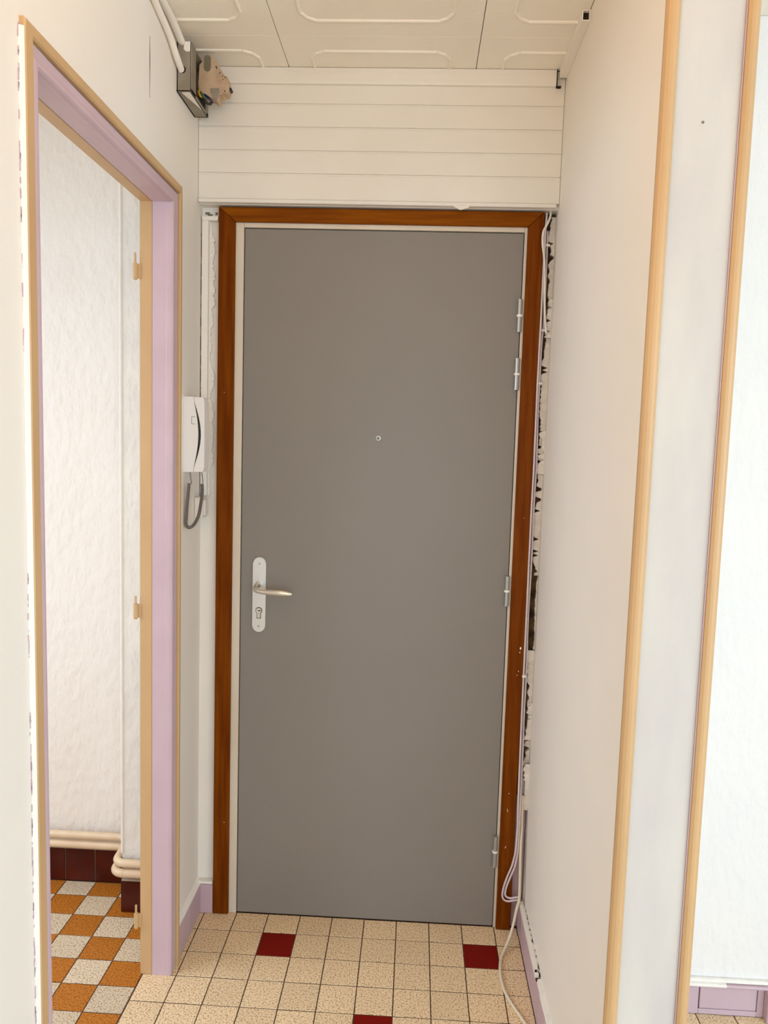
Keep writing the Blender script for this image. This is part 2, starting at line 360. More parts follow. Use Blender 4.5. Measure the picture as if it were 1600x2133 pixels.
# ---- ceiling: stamped tiles
bm = bmesh.new(); box(bm, -2.1, 4.1, YS-.1, .215, ZC+.009, ZC+.06)
ce = tag(obj('ceiling', bm, m_gap), 'white painted ceiling of square tiles stamped with octagons', 'ceiling', 'structure')
PX, PY = .5140, .5140
def clip(p, q, x0, x1, y0, y1):
    t0, t1 = 0.0, 1.0; dx, dy = q[0]-p[0], q[1]-p[1]
    for d, a in ((-dx, p[0]-x0), (dx, x1-p[0]), (-dy, p[1]-y0), (dy, y1-p[1])):
        if abs(d) < 1e-9:
            if a < 0: return None
        else:
            r = a/d
            if d < 0: t0 = max(t0, r)
            else: t1 = min(t1, r)
    if t0 >= t1-1e-6: return None
    return (p[0]+dx*t0, p[1]+dy*t0), (p[0]+dx*t1, p[1]+dy*t1)
def ceil_tile(jx, jy, lim):
    X0, Y1 = .126+PX*jx, -.214-PY*jy; X1, Y0 = X0+PX, Y1-PY
    x0, x1, y0, y1 = max(X0, lim[0]), min(X1, lim[1]), max(Y0, lim[2]), min(Y1, lim[3])
    if x1-x0 < .01 or y1-y0 < .01: return
    bm = bmesh.new(); gx, gy = .0009, .0002
    box(bm, x0+gx, x1-gx, y0+gy, y1-gy, ZC, ZC+.010, .0008)
    def oct_(i, k, kn):   # octagon with small notched corners, inset i
        a, b, c, d = X0+i, X1-i, Y0+i, Y1-i
        return [(a+k, d), (b-k, d), (b-kn, d-kn), (b, d-k), (b, c+k), (b-kn, c+kn), (b-k, c), (a+k, c), (a+kn, c+kn), (a, c+k), (a, d-k), (a+kn, d-kn)]
    P = oct_(.072, .036, .014)
    for p, q in zip(P, P[1:]+P[:1]):
        s = clip(p, q, x0+.006, x1-.006, y0+.006, y1-.006)
        if s: tube(bm, [(s[0][0], s[0][1], ZC+.001), (s[1][0], s[1][1], ZC+.001)], .0052, 8)
    obj('ceiling_tile', bm, m_ceil, ce, at=((x0+x1)/2, (y0+y1)/2, ZC))
for jx in range(-1, 3):
    for jy in range(-1, 7):
        if jx <= 0 or jx == 1 and jy < 1: ceil_tile(jx, jy, (XL, XR, YS, -.046))
for jx in range(1, 8):
    for jy in range(-1, 9):
        if jy >= 1: ceil_tile(jx, jy, (XR if jx == 1 else -9, 4.0, YS, YP))
        ceil_tile(jx, jy, (1.028, 4.0, YP, YR))
bm = bmesh.new(); box(bm, XPL-1.8, XPL, -2.0, .115, ZC+.0002, ZC+.0088); obj('left_room_ceiling', bm, m_wall, ce)

# ---- horizontal cladding above the entrance
bm = bmesh.new(); box(bm, XL, XR, -.032, -.0002, 2.1375, ZC-.0005)
cl = tag(obj('trim_1', bm, m_clad), 'white painted tongue and groove boarding above the entrance door', 'cladding', 'structure')
zz = [2.150, 2.221, 2.283, 2.346, 2.408, 2.4995]
for a, b in zip(zz, zz[1:]):
    bm = bmesh.new(); box(bm, XL+.0008, XR-.0008, -.0450, -.0325, a+.0003, b-.0003, .0008)
    if b < 2.49: box(bm, XL+.002, XR-.002, -.0460, -.0430, b-.0070, b-.0040, .0009)
    obj('plank', bm, m_clad, cl)
bm = bmesh.new(); box(bm, XL+.001, XR-.008, -.0505, -.0005, 2.1385, 2.1495, .0035, 2); obj('bottom_batten', bm, m_clad, cl)
bm = bmesh.new(); prism(bm, [(.585, 2.1405), (.640, 2.1405), (.634, 2.134), (.622, 2.1305), (.612, 2.1275), (.604, 2.1315)], 'y', -.0515, -.0465, .001); obj('paint_drip', bm, m_clad, cl)
bm = bmesh.new(); prism(bm, [(-.0452, 2.4565), (-.0545, 2.4568), (-.0565, 2.462), (-.0570, 2.480), (-.0555, 2.4985), (-.0452, 2.4985)], 'x', XL+.001, .8585); obj('cornice_batten', bm, m_clad, cl)

# ---- baseboards
def skirting(name, runs, label, m=m_lilac):
    root = None
    for k, (kind, a0, a1, face, back, h) in enumerate(runs):
        n = max(1, round(abs(a1-a0)/.1)); st = (a1-a0)/n
        if root is None:
            root = empty(name, (face if kind == 'y' else a0, a0 if kind == 'y' else face, 0)); tag(root, label, 'baseboard', 'structure')
        for i in range(n):
            p, q = sorted((a0+st*i, a0+st*(i+1))); bm = bmesh.new()
            lo_, hi_ = sorted((face, back))
            if kind == 'y': box(bm, lo_, hi_, p+.0003, q-.0003, .0008, h, .0012)
            else: box(bm, p+.0003, q-.0003, lo_, hi_, .0008, h, .0012)
            obj('skirting_tile', bm, m, root)
    return root
bl = skirting('baseboard_left', [('y', -.030, -.248, -.113, XL, .092), ('x', XL+.001, -.0745, -.026, -.0005, .092), ('y', -1.05, -1.75, -.102, XN, .092)], 'lilac painted skirting tiles along the left wall and into the corner')
bm = bmesh.new(); prism(bm, [(XL, .0922), (-.1145, .0922), (-.1185, .0965), (XL, .1030)], 'y', -.248, -.0005); box(bm, XL, -.0760, -.0215, -.0005, .0922, .1005, .002)
obj('paint_ledge', bm, m_wall, bl, 'white painted ledge on top of the skirting')
br = skirting('baseboard_right', [('y', -.001, -.93, .871, XR, .0915)], 'lilac painted skirting tiles along the right wall')
bm = bmesh.new(); rnd = random.Random(4); Y = -.36; pr = []
while Y > -.93:
    pr.append((Y, rnd.uniform(.0115, .0135), rnd.uniform(.006, .010))); Y -= .02
A = [bm.verts.new((XR-a, y, .0916)) for y, a, h in pr]; B = [bm.verts.new((XR-a*.8, y, .0916+h*.7)) for y, a, h in pr]; D = [bm.verts.new((XR, y, .0916+h)) for y, a, h in pr]
for i in range(len(pr)-1):
    bm.faces.new((A[i], A[i+1], B[i+1], B[i])); bm.faces.new((B[i], B[i+1], D[i+1], D[i]))
obj('paint_ledge', bm, m_wall, br, 'uneven white paint on top of the skirting')
bf = empty('baseboard_far_right', (1.3, YR, 0)); tag(bf, 'lilac boxed skirting with a removable panel at the foot of the bright wall', 'baseboard', 'structure')
bm = bmesh.new(); box(bm, 1.0285, 1.3050, YR-.010, YR, .001, .082, .0015); box(bm, 1.4570, 1.474, YR-.010, YR, .001, .082, .0015); box(bm, 1.3050, 1.4570, YR-.010, YR, .001, .0155, .0015); box(bm, 1.305, 1.457, YR-.006, YR, .0155, .082)
obj('skirting_board', bm, m_lilac, bf)
bm = bmesh.new(); box(bm, 1.304, 1.458, YR-.0068, YR-.006, .0145, .082); obj('panel_gap', bm, m_gap, bf, 'dark joint around the panel')
bm = bmesh.new(); box(bm, 1.3070, 1.4550, YR-.0105, YR-.0065, .0175, .0815, .003, 2); obj('access_panel', bm, m_lilac, bf)
bm = bmesh.new(); box(bm, 1.0285, 2.6, YR-.020, YR, .0822, .0915, .004, 2); obj('top_moulding', bm, m_lilac, bf)
bm = bmesh.new(); box(bm, 1.0285, 1.372, YR-.0212, YR, .0850, .0935, .003, 2); box(bm, 1.0285, 2.6, YR-.014, YR, .0925, .102, .004, 2); obj('paint_ledge', bm, m_rough, bf, 'white wall paint lapping over the moulding')
bm = bmesh.new(); box(bm, 1.474, 2.60, YR-.032, YR, .001, .082, .002); obj('boxed_end', bm, m_lilac, bf)
# left room skirting: brown glazed tiles
bm = bmesh.new(); box(bm, -2.0, -.357, .1085, .115, .001, .113)
b3 = tag(obj('baseboard_left_room', bm, m_mortar), 'dark brown glazed skirting tiles under the cream pipes', 'baseboard', 'structure')
for k in range(9):
    x1 = -.4035-.1*k; x0 = x1-.1
    bm = bmesh.new(); box(bm, x0+.0012, x1-.0012, .1045, .109, .001, .109, .0012); obj('skirting_tile', bm, m_brownt, b3)
bm = bmesh.new(); box(bm, -.4023, -.3585, .1045, .109, .001, .109, .0012); obj('skirting_tile', bm, m_brownt, b3)
bm = bmesh.new(); box(bm, -.357, XPL-.001, -.0440, -.0345, .001, .100, .0012); obj('skirting_tile', bm, m_brownt, b3)
bm = bmesh.new(); box(bm, -.356, XPL-.001, -.0425, -.0345, .1003, .107, .002); obj('mortar', bm, m_mortar, b3)

# ================================================================== ENTRANCE DOOR
d1 = empty('door_1', (0.4, -.012, 0)); tag(d1, 'plain grey entrance door in a cream metal frame with brown wood casing', 'door', 'structure')
bm = bmesh.new(); box(bm, .0000, .7955, -.0130, .025, .0030, 2.0775, .0012); obj('door_leaf', bm, m_door, d1)
# metal frame
bm = bmesh.new(); box(bm, -.0262, -.0022, -.0170, .015, .001, 2.0935, .001); obj('frame_post', bm, m_frame, d1)
bm = bmesh.new(); box(bm, .7975, .8055, -.0170, .015, .001, 2.0935, .001); obj('frame_post', bm, m_frame, d1)
bm = bmesh.new(); box(bm, -.0018, .7972, -.0170, .015, 2.0800, 2.0935, .001); obj('frame_head', bm, m_frame, d1)
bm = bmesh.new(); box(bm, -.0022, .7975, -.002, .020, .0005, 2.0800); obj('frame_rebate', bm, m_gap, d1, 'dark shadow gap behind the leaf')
# casing with mitred corners
xo0, xo1, xi0, xi1, zo, zi = -.0735, .8490, -.0255, .8050, 2.1335, 2.0925
for nm, pts, m in (('l', [(xo0, .001), (xi0, .001), (xi0, zi), (xo0, zo)], m_woodv), ('r', [(xi1, .001), (xo1, .001), (xo1, zo), (xi1, zi)], m_woodv), ('t', [(xi0, zi+.0004), (xi1, zi+.0004), (xo1, zo), (xo0, zo)], m_woodh)):
    bm = bmesh.new(); prism(bm, pts, 'y', -.0270, -.0005, .0022); obj('casing_board', bm, m, d1)
# flecks of white paint on the right casing board
bm = bmesh.new(); rnd = random.Random(21)
for x, z, s in ((.8395, .885, .0032), (.8378, .872, .0018), (.8365, .815, .0016), (.8330, .803, .0014), (.826, .437, .0014), (.823, .387, .0014), (.8245, .381, .0018), (.8225, .266, .0018), (.8245, .270, .0012), (.831, 1.272, .0010), (-.0525, 1.61, .0009), (-.040, .30, .0012)):
    t = bmesh.new(); bmesh.ops.create_icosphere(t, subdivisions=1, radius=s)
    for v in t.verts: v.co = Vector((v.co.x*rnd.uniform(.5, 1), v.co.y*.25, v.co.z*rnd.uniform(1, 1.9)))+Vector((x, -.0271, z))
    merge(bm, t)
o = obj('paint_fleck', bm, m_wring, d1, 'white paint flecks on the brown casing'); o['kind'] = 'stuff'
# hinges
hz = [(1.8480, .0445), (1.6840, .0435), (1.0540, .0430), (.2495, .0475)]
for z, h in hz:
    x = .7925; y = -.0225
    bm = bmesh.new(); cyl(bm, (x, y, z-h), (x, y, z+h), .0062, 14)
    for s in (-1, 1): cyl(bm, (x-.0005, y, z+s*h-.0012), (x-.0005, y, z+s*h+.0012), .0072, 14)
    box(bm, x-.002, x+.004, y+.004, -.0131, z-h*.9, z+h*.9)
    hg = obj('hinge', bm, m_hinge, d1, smooth=False, at=(x, y, z))
    bm = bmesh.new(); cyl(bm, (x, y, z-.0030), (x, y, z+.0030), .0083, 16); obj('ring', bm, m_wring, hg, 'white nylon ring')
# lock plate
def stadium(cx, cz, hw, hh, n=10):
    P = []
    for k in range(n+1): a = PI*k/n; P.append((cx+hw*math.cos(a), cz+hh-hw+hw*math.sin(a)))
    for k in range(n+1): a = PI+PI*k/n; P.append((cx+hw*math.cos(a), cz-hh+hw+hw*math.sin(a)))
    return P
px, pz = .0570, 1.0135
bm = bmesh.new(); prism(bm, stadium(px, pz, .0198, .1145), 'y', -.0205, -.0130, .0012); lk = obj('lock_plate', bm, m_alu, d1, at=(px, -.017, pz))
zl = 1.0385
pts = [(px-.001, -.020, zl+.006), (px-.001, -.036, zl+.006), (px-.003, -.050, zl+.003), (px-.001, -.061, zl-.002), (px+.010, -.0655, zl-.005), (px+.028, -.066, zl-.0065), (px+.050, -.066, zl-.0070), (px+.072, -.066, zl-.0075), (px+.094, -.066, zl-.0090), (px+.1075, -.066, zl-.0100)]
sp = spline(pts, 5); rr = []
key = [.0105, .0095, .0085, .0075, .0068, .0078, .0098, .0105, .0082, .0044]
for i in range(len(pts)-1):
    for k in range(5): rr.append(key[i]+(key[i+1]-key[i])*k/5)
rr.append(key[-1])
bm = bmesh.new(); tube(bm, sp, rr, 14); obj('lever', bm, m_alul, lk, smooth=True)
kz = .9660
bm = bmesh.new(); cyl(bm, (px, -.0200, kz), (px, -.0232, kz), .0085, 20); box(bm, px-.0052, px+.0052, -.0226, -.0200, kz-.023, kz-.006, .0016); kc = obj('key_cylinder', bm, m_alul, lk)
bm = bmesh.new(); box(bm, px-.0022, px+.0058, -.0236, -.0230, kz-.0014, kz+.0014); obj('keyhole', bm, m_dark, lk)
bm = bmesh.new(); cyl(bm, (px, -.0203, kz), (px, -.0207, kz), .0103, 20); box(bm, px-.0066, px+.0066, -.0207, -.0203, kz-.0245, kz-.004); obj('cylinder_recess', bm, m_gap, lk)
for z in (1.1075, .9180):
    bm = bmesh.new(); cyl(bm, (px, -.0200, z), (px, -.0214, z), .0031, 12); obj('screw', bm, m_hinge, lk)
bm = bmesh.new(); tube(bm, [(.4005, -.012, 1.4900), (.4005, -.0155, 1.4900), (.4005, -.0165, 1.4900)], [.0085, .0085, .0070], 20); ph = obj('peephole', bm, m_hinge, d1)
bm = bmesh.new(); cyl(bm, (.3998, -.0162, 1.4895), (.3998, -.0172, 1.4895), .0042, 14); obj('lens', bm, m_modg, ph)

# ================================================================== LEFT DOORWAY (no leaf)
d2 = empty('door_2', (XL, (DN+DF)/2, 0)); tag(d2, 'empty doorway on the left with lilac lining and peach edges', 'doorway', 'structure')
XT = -.1070
bm = bmesh.new(); u_sweep(bm, [(-.026, .021), (-.0265, .003), (-.024, 0), (-.003, 0), (0, .003), (0, .010)], DN, DF, DZ, XT); obj('casing', bm, m_peach, d2)
bm = bmesh.new(); u_sweep(bm, [(-.0005, .006), (-.0005, .011), (.0025, .011), (.0045, .0070), (.011, .0085), (.018, .0065), (.0235, .0065), (.0268, .0095), (.0285, .0145), (.0285, .0225), (.0275, .0240), (.0275, .0595), (.0270, .0602)], DN, DF, DZ, XT); obj('lining', bm, m_lilac, d2)
bm = bmesh.new(); u_sweep(bm, [(.0278, .0600), (.0282, .0608), (.0265, .0612), (.0262, .0915), (.025, .0930), (-.004, .0930)], DN, DF, DZ, XT); obj('rebate', bm, m_peach, d2)
# old caulk along the near side of the casing
bm = bmesh.new(); rnd = random.Random(5); prev = None; z = 0.0
while z < 2.1165:
    w_ = .0045+rnd.uniform(-.0012, .0012); yy = DN-.026+.013*(1-z/2.115)+.002*z/2.115
    q = [bm.verts.new((XN+.0002, yy-w_, z)), bm.verts.new((XN+.005, yy-.0022, z)), bm.verts.new((XT-.0015, yy-.0004, z))]
    if prev:
        for k in range(2): bm.faces.new((prev[k], prev[k+1], q[k+1], q[k]))
    prev = q; z += .02
obj('caulk', bm, m_rough, d2, 'rough white caulk with lilac traces beside the near casing')
bm = bmesh.new(); rnd = random.Random(6)
for k in range(110):
    z = rnd.choice([rnd.uniform(1.6, 2.10), rnd.uniform(.45, 1.25), rnd.uniform(.45, 1.0)]); s = rnd.uniform(.004, .018)
    yy = DN-.026+.013*(1-z/2.115)+.002*z/2.115; d = rnd.uniform(.0030, .0060)
    box(bm, XN, XN+.0014, yy-d-.0012, yy-d+rnd.uniform(0, .0012), z, z+s)
o = obj('old_paint_fleck', bm, m_lilac, d2, 'ragged lilac paint traces'); o['kind'] = 'stuff'
for z0, zb, zp in ((1.868, 1.909, 1.935), (.997, 1.038, 1.058), (.133, .177, .201)):
    x, y = -.2095, -.3045
    bm = bmesh.new(); tube(bm, [(x, y, z0), (x, y, z0+.004), (x, y, zb)], [.0035, .0062, .0062], 12); box(bm, x, -.196, y+.001, y+.004, z0+.004, zb-.001)
    h = obj('hinge', bm, m_peach, d2, 'peach painted hinge knuckle without its door', at=(x, y, z0))
    bm = bmesh.new(); cyl(bm, (x-.0005, y, zb-.002), (x-.0005, y, zp), .0028, 10); obj('pin', bm, m_peach, h)

# ================================================================== THINGS
# ---- intercom handset on the left wall
ic = empty('wall_intercom', (XL, -.135, 1.484)); tag(ic, 'white intercom handset with coiled cord on the wall beside the peach door casing', 'intercom')
y0, y1, z0, z1 = -.1705, -.128, 1.3815, 1.5875
def bow(n, x_, d): return [(x_+d*math.sin(PI*k/n)**1.0, z0+.012+(z1-z0-.024)*k/n) for k in range(n+1)]
base = [(XL+.0002, z0), (-.1000, z0)]+bow(16, -.0985, .0125)+[(-.1000, z1), (XL+.0002, z1)]
bm = bmesh.new(); prism(bm, base, 'y', y0, y1); obj('base', bm, m_wplas, ic)
hs = bow(16, -.0980, .0192)[::-1]
hand = [(-.0988, z0+.001), (-.0760, z0+.001), (-.0725, z0+.003), (-.0700, z0+.012), (-.0690, z0+.05), (-.0690, z1-.05), (-.0700, z1-.012), (-.0725, z1-.003), (-.0760, z1-.001), (-.0988, z1-.001)]+hs
bm = bmesh.new(); prism(bm, hand, 'y', y0+.0005, y1+.003, .0006); obj('handset', bm, m_wplas, ic)
bm = bmesh.new(); prism(bm, bow(16, -.0986, .0120)+bow(16, -.0982, .0189)[::-1], 'y', y0+.0015, y1); obj('shadow_gap', bm, m_dark, ic, 'dark curved gap behind the handset')
bm = bmesh.new()
gx0, gx1, gz0, gz1 = -.1045, -.0945, 1.5130, 1.5335
for b in ((gx0, gx0+.0010, gz0, gz1), (gx0, gx1, gz0, gz0+.0010), (gx0, gx1, gz1-.0010, gz1)): box(bm, b[0], b[1], y0-.0002, y0+.001, b[2], b[3])
obj('label_outline', bm, m_dark, ic)
path = [(-.1125, -.165, 1.3495), (-.1150, -.165, 1.323), (-.1180, -.165, 1.29), (-.1200, -.165, 1.2565), (-.1205, -.165, 1.2360), (-.1130, -.165, 1.2265), (-.1030, -.163, 1.2310), (-.0950, -.160, 1.2420), (-.0870, -.155, 1.2640), (-.0820, -.150, 1.302), (-.0805, -.148, 1.3250), (-.0810, -.147, 1.3475)]
P = spline(path, 24); F = frames(P); ln = [0]
for a, b in zip(P, P[1:]): ln.append(ln[-1]+(b-a).length)
H = []; N_ = 820; turns = ln[-1]/.0030; j = 0
for k in range(N_+1):
    s = ln[-1]*k/N_
    while j < len(ln)-2 and ln[j+1] < s: j += 1
    t = (s-ln[j])/(ln[j+1]-ln[j]); p = P[j].lerp(P[j+1], t); a = 2*PI*turns*k/N_
    H.append(p+(F[j][1]*math.cos(a)+F[j][2]*math.sin(a))*.0040)
bm = bmesh.new(); tube(bm, H, .00125, 5)
tube(bm, spline([(-.1095, -.165, 1.383), (-.1080, -.165, 1.365), (-.1055, -.165, 1.353), (-.1090, -.165, 1.347), (-.1125, -.165, 1.3505)], 5), .0013, 6)
tube(bm, spline([(-.0830, -.148, 1.384), (-.0800, -.148, 1.368), (-.0790, -.147, 1.355), (-.0805, -.147, 1.345)], 5), .0013, 6)
obj('coiled_cord', bm, m_coil, ic, 'grey brown coiled cord', smooth=True)
# ---- light switch low in the corner
sw = empty('light_switch', (XL, -.045, 1.272)); tag(sw, 'small painted over light switch in the corner below the intercom', 'switch')
bm = bmesh.new(); box(bm, XL+.0002, -.1010, -.068, -.022, 1.2440, 1.3040, .004, 2); obj('switch_box', bm, m_cabw, sw)
bm = bmesh.new(); box(bm, -.1012, -.0965, -.063, -.027, 1.2500, 1.2960, .002); obj('rocker', bm, m_wplas, sw, 'white rocker')
# ---- trunking up the left corner
tr = empty('cable_trunking', (-.112, -.012, 1.30)); tag(tr, 'white painted cable trunking rising from the switch up the left corner of the entrance', 'trunking')
bm = bmesh.new(); box(bm, -.1250, -.1050, -.0180, -.0004, 1.3045, 2.1000, .003, 2); obj('trunking', bm, m_wall, tr)
bm = bmesh.new(); box(bm, -.1240, -.0760, -.0225, -.0004, 2.0960, 2.1090, .003, 2); obj('elbow', bm, m_wall, tr)
bm = bmesh.new(); ragged(bm, 1.305, 2.10, -.1052, .004, .018, -.006, -.0003, sign=1, seed=14); obj('filler', bm, m_wall, tr)
bm = bmesh.new(); rnd = random.Random(17); z = 1.40
while z < 2.085:
    s = rnd.uniform(.006, .05) if z < 2.0 else rnd.uniform(.004, .012)
    box(bm, -.1268, -.1256, -.0125, -.0090, z, min(z+s, 2.09)); z += s+rnd.uniform(.004, .03)
o = obj('open_crack', bm, m_gap, tr, 'broken dark crack beside the trunking'); o['kind'] = 'stuff'
for a, b_, c_, e in ((-.1190, -.1060, 2.118, 2.124), (-.1120, -.0980, 2.113, 2.119), (-.0900, -.0830, 2.117, 2.124), (-.0780, -.0742, 2.082, 2.092)): bm = bmesh.new(); box(bm, a, b_, -.0016, -.0002, c_, e, .0005); obj('bare_patch', bm, m_modg, tr, 'dark unpainted patch above the trunking')
# ---- junction box with an open front, and the module hanging out of it
jb = empty('junction_box', (XL, -.15, 2.41)); tag(jb, 'open grey electrical junction box high in the left corner under the ceiling', 'junction box')
bx0, bx1, by0, by1, bz0, bz1 = XL+.0005, -.0905, -.238, -.083, 2.3520, 2.4720
bm = bmesh.new()
box(bm, bx0, bx0+.003, by0, by1, bz0, bz1); box(bm, bx0, bx1, by1-.003, by1, bz0, bz1)
box(bm, bx0, bx1, by0, by1, bz1-.003, bz1); box(bm, bx0, bx1, by0, by1, bz0, bz0+.003)
box(bm, bx0, bx1, by0, by0+.003, bz0, bz1, .0008)
obj('box_shell', bm, m_box, jb)
bm = bmesh.new(); box(bm, bx1-.003, bx1+.001, by0, by0+.040, bz0, bz1, .001); box(bm, bx1-.003, bx1+.001, by1-.020, by1, bz0, bz1, .001); box(bm, bx1-.003, bx1+.001, by0, by1, bz0, bz0+.008, .001)
obj('front_rim', bm, m_box, jb)
bm = bmesh.new(); cyl(bm, (-.1130, by0-.0008, 2.4050), (-.1130, by0+.001, 2.4050), .0092, 18); obj('cable_hole', bm, m_gap, jb)
bm = bmesh.new(); prism(bm, [(-.1080, bz1), (-.1095, bz1-.019), (-.1030, bz1-.024), (-.0935, bz1-.023), (-.0925, bz1)], 'y', by0-.0010, by0+.0005); obj('paint_smear', bm, m_wall, jb, 'white paint smeared on the grey box')
bm = bmesh.new(); prism(bm, [(-.1160, by0+.006), (-.0945, by0+.004), (-.0935, by0+.105), (-.1010, by0+.070)], 'z', bz0-.0010, bz0+.0005)
obj('paint_smear', bm, m_wall, jb, 'white paint smeared on the grey box')
md = empty('circuit_module', (-.06, -.14, 2.43)); tag(md, 'beige stepped circuit module hanging from the open junction box', 'circuit breaker')
prof = [(-.0800, 2.4830), (-.0622, 2.4835), (-.0560, 2.4740), (-.0498, 2.4649), (-.0374, 2.4460), (-.0358, 2.4365), (-.0300, 2.4360), (-.0285, 2.4310), (-.0213, 2.4298), (-.0185, 2.4190), (-.0165, 2.4054), (-.0165, 2.3972), (-.0215, 2.3876), (-.0330, 2.3880), (-.0345, 2.3835), (-.0411, 2.3833), (-.0420, 2.3740), (-.0468, 2.3668), (-.0730, 2.3802), (-.0960, 2.3896), (-.0978, 2.4100), (-.0953, 2.4600), (-.0840, 2.4680)]
bm = bmesh.new(); prism(bm, prof, 'y', -.150, -.115, .0008); obj('housing', bm, m_mod, md)
bm = bmesh.new(); prism(bm, stadium(-.0735, 2.4620, .0092, .0205, 8), 'y', -.1515, -.1495); obj('terminal_cover', bm, m_modg, md, 'dull grey terminal cover')
bm = bmesh.new(); prism(bm, [(-.0640, 2.3985), (-.0420, 2.3985), (-.0420, 2.3760), (-.0470, 2.3690), (-.0560, 2.3735), (-.0600, 2.3860), (-.0640, 2.3880)], 'y', -.1530, -.1495, .0006); obj('clip', bm, m_box, md, 'grey rail clip')
bm = bmesh.new(); cyl(bm, (-.0150, -.140, 2.4015), (-.0150, -.125, 2.4015), .0045, 12); obj('knob', bm, m_dark, md, 'black knob')
for x, z, r in ((-.0400, 2.4380, .0016), (-.0255, 2.4270, .0017), (-.0330, 2.4300, .0014), (-.0310, 2.4215, .0012), (-.0265, 2.3920, .0018), (-.0500, 2.4535, .0018), (-.0485, 2.4500, .0016)):
    bm = bmesh.new(); cyl(bm, (x, -.1508, z), (x, -.1495, z), r, 8); obj('screw_hole', bm, m_dark, md)
for nm, m, pts in (('yellow', m_yel, [(-.0965, -.150, 2.392), (-.0940, -.158, 2.384), (-.0900, -.160, 2.376), (-.0860, -.156, 2.371)]),
                   ('green', m_grn, [(-.0920, -.148, 2.390), (-.0850, -.160, 2.380), (-.0800, -.162, 2.373), (-.0740, -.156, 2.369)]),
                   ('navy', m_blu, [(-.0880, -.146, 2.385), (-.0760, -.160, 2.377), (-.0640, -.162, 2.368), (-.0600, -.158, 2.360), (-.0680, -.156, 2.357), (-.0780, -.154, 2.363)]),
                   ('black', m_dark, [(-.0960, -.146, 2.380), (-.0860, -.160, 2.368), (-.0740, -.163, 2.358), (-.0630, -.160, 2.3545), (-.0580, -.156, 2.363)])):
    bm = bmesh.new(); tube(bm, spline(pts, 6), .0030, 8); obj('wire', bm, m, md, nm+' wire', smooth=True)
# ---- two painted conduits along the ceiling
bm = bmesh.new(); tube(bm, spline([(-.1065, -1.75, 2.4885), (-.1085, -.9, 2.4885), (-.1130, -.45, 2.4880), (-.1150, -.32, 2.4870), (-.1145, -.236, 2.4700)], 6), .0092, 12)
tag(obj('ceiling_cable', bm, m_wall, smooth=True), 'upper white painted conduit along the ceiling corner, ending on top of the grey box', 'conduit', group='conduits under the ceiling')
bm = bmesh.new(); tube(bm, spline([(-.1080, -1.75, 2.4705), (-.1090, -.9, 2.4705), (-.1150, -.50, 2.4690), (-.1180, -.40, 2.4610), (-.1175, -.32, 2.4430), (-.1165, -.275, 2.4200), (-.1155, -.233, 2.4030)], 6), .0082, 12)
tag(obj('ceiling_cable', bm, m_wall, smooth=True), 'lower white painted conduit along the left wall top, entering the hole of the grey box', 'conduit', group='conduits under the ceiling')
# ---- hollow trunking on the right ceiling corner
bm = bmesh.new()
def channel(bm, x0, x1, y0, y1, z0, z1, t):
    box(bm, x0, x1, y0, y1, z0, z0+t); box(bm, x0, x0+t, y0, y1, z0+t, z1); box(bm, x0+t, x1, y0, y1, z1-t, z1); box(bm, x1-t, x1, y0, y1, z0+t, z1-t)
channel(bm, .8655, XR-.0004, -.340, -.0620, 2.4745, 2.4994, .0022)
ct = tag(obj('corner_trunking', bm, m_wall), 'hollow white trunking along the right ceiling corner with a dark open end', 'trunking')
bm = bmesh.new(); box(bm, .8679, XR-.0030, -.330, -.064, 2.4770, 2.4970); obj('dark_inside', bm, m_gap, ct)
bm = bmesh.new(); box(bm, .8590, .8612, -.0580, -.0470, 2.4550, 2.4985); box(bm, .8612, .8720, -.0575, -.0470, 2.4535, 2.4562); obj('open_joint', bm, m_gap, cl, 'dark open joint at the right end of the cornice')
# ---- trunking along the top of the right skirting
st = empty('skirting_trunking', (.878, -.19, .092)); tag(st, 'white cable trunking on top of the right lilac skirting, broken open at its end', 'trunking')
bm = bmesh.new(); channel(bm, .8700, .8795, -.335, -.040, .0920, .1060, .0016); obj('trunking', bm, m_wall, st)
bm = bmesh.new(); box(bm, .8720, .8780, -.333, -.045, .0938, .1042); obj('dark_inside', bm, m_gap, st)
bm = bmesh.new(); box(bm, .8798, XR-.0002, -.345, -.040, .0920, .0985); obj('wall_gap', bm, m_hollow, st, 'dark gap between trunking and wall')
bm = bmesh.new(); rnd = random.Random(33); Y = -.34; pr = []
while Y < -.03:
    pr.append((Y, rnd.choice([.0002, .0015, .003, .0055, .0055]) if Y < -.12 else rnd.uniform(.003, .0055))); Y += .008
A = [bm.verts.new((.8795, y, .1055)) for y, a in pr]; B = [bm.verts.new((.8795+a, y, .1050)) for y, a in pr]; D = [bm.verts.new((.8795+a, y, .096)) for y, a in pr]
for i in range(len(pr)-1): bm.faces.new((A[i], B[i], B[i+1], A[i+1])); bm.faces.new((B[i], D[i], D[i+1], B[i+1]))
obj('filler', bm, m_plas, st)
bm = bmesh.new(); box(bm, .8690, .8800, -.352, -.344, .0920, .1045, .001); box(bm, .8700, .8790, -.3445, -.337, .0920, .0960); obj('broken_end', bm, m_wall, st)
bm = bmesh.new(); box(bm, .8712, .8775, -.3640, -.3525, .0917, .0940); obj('dark_hole', bm, m_gap, st)
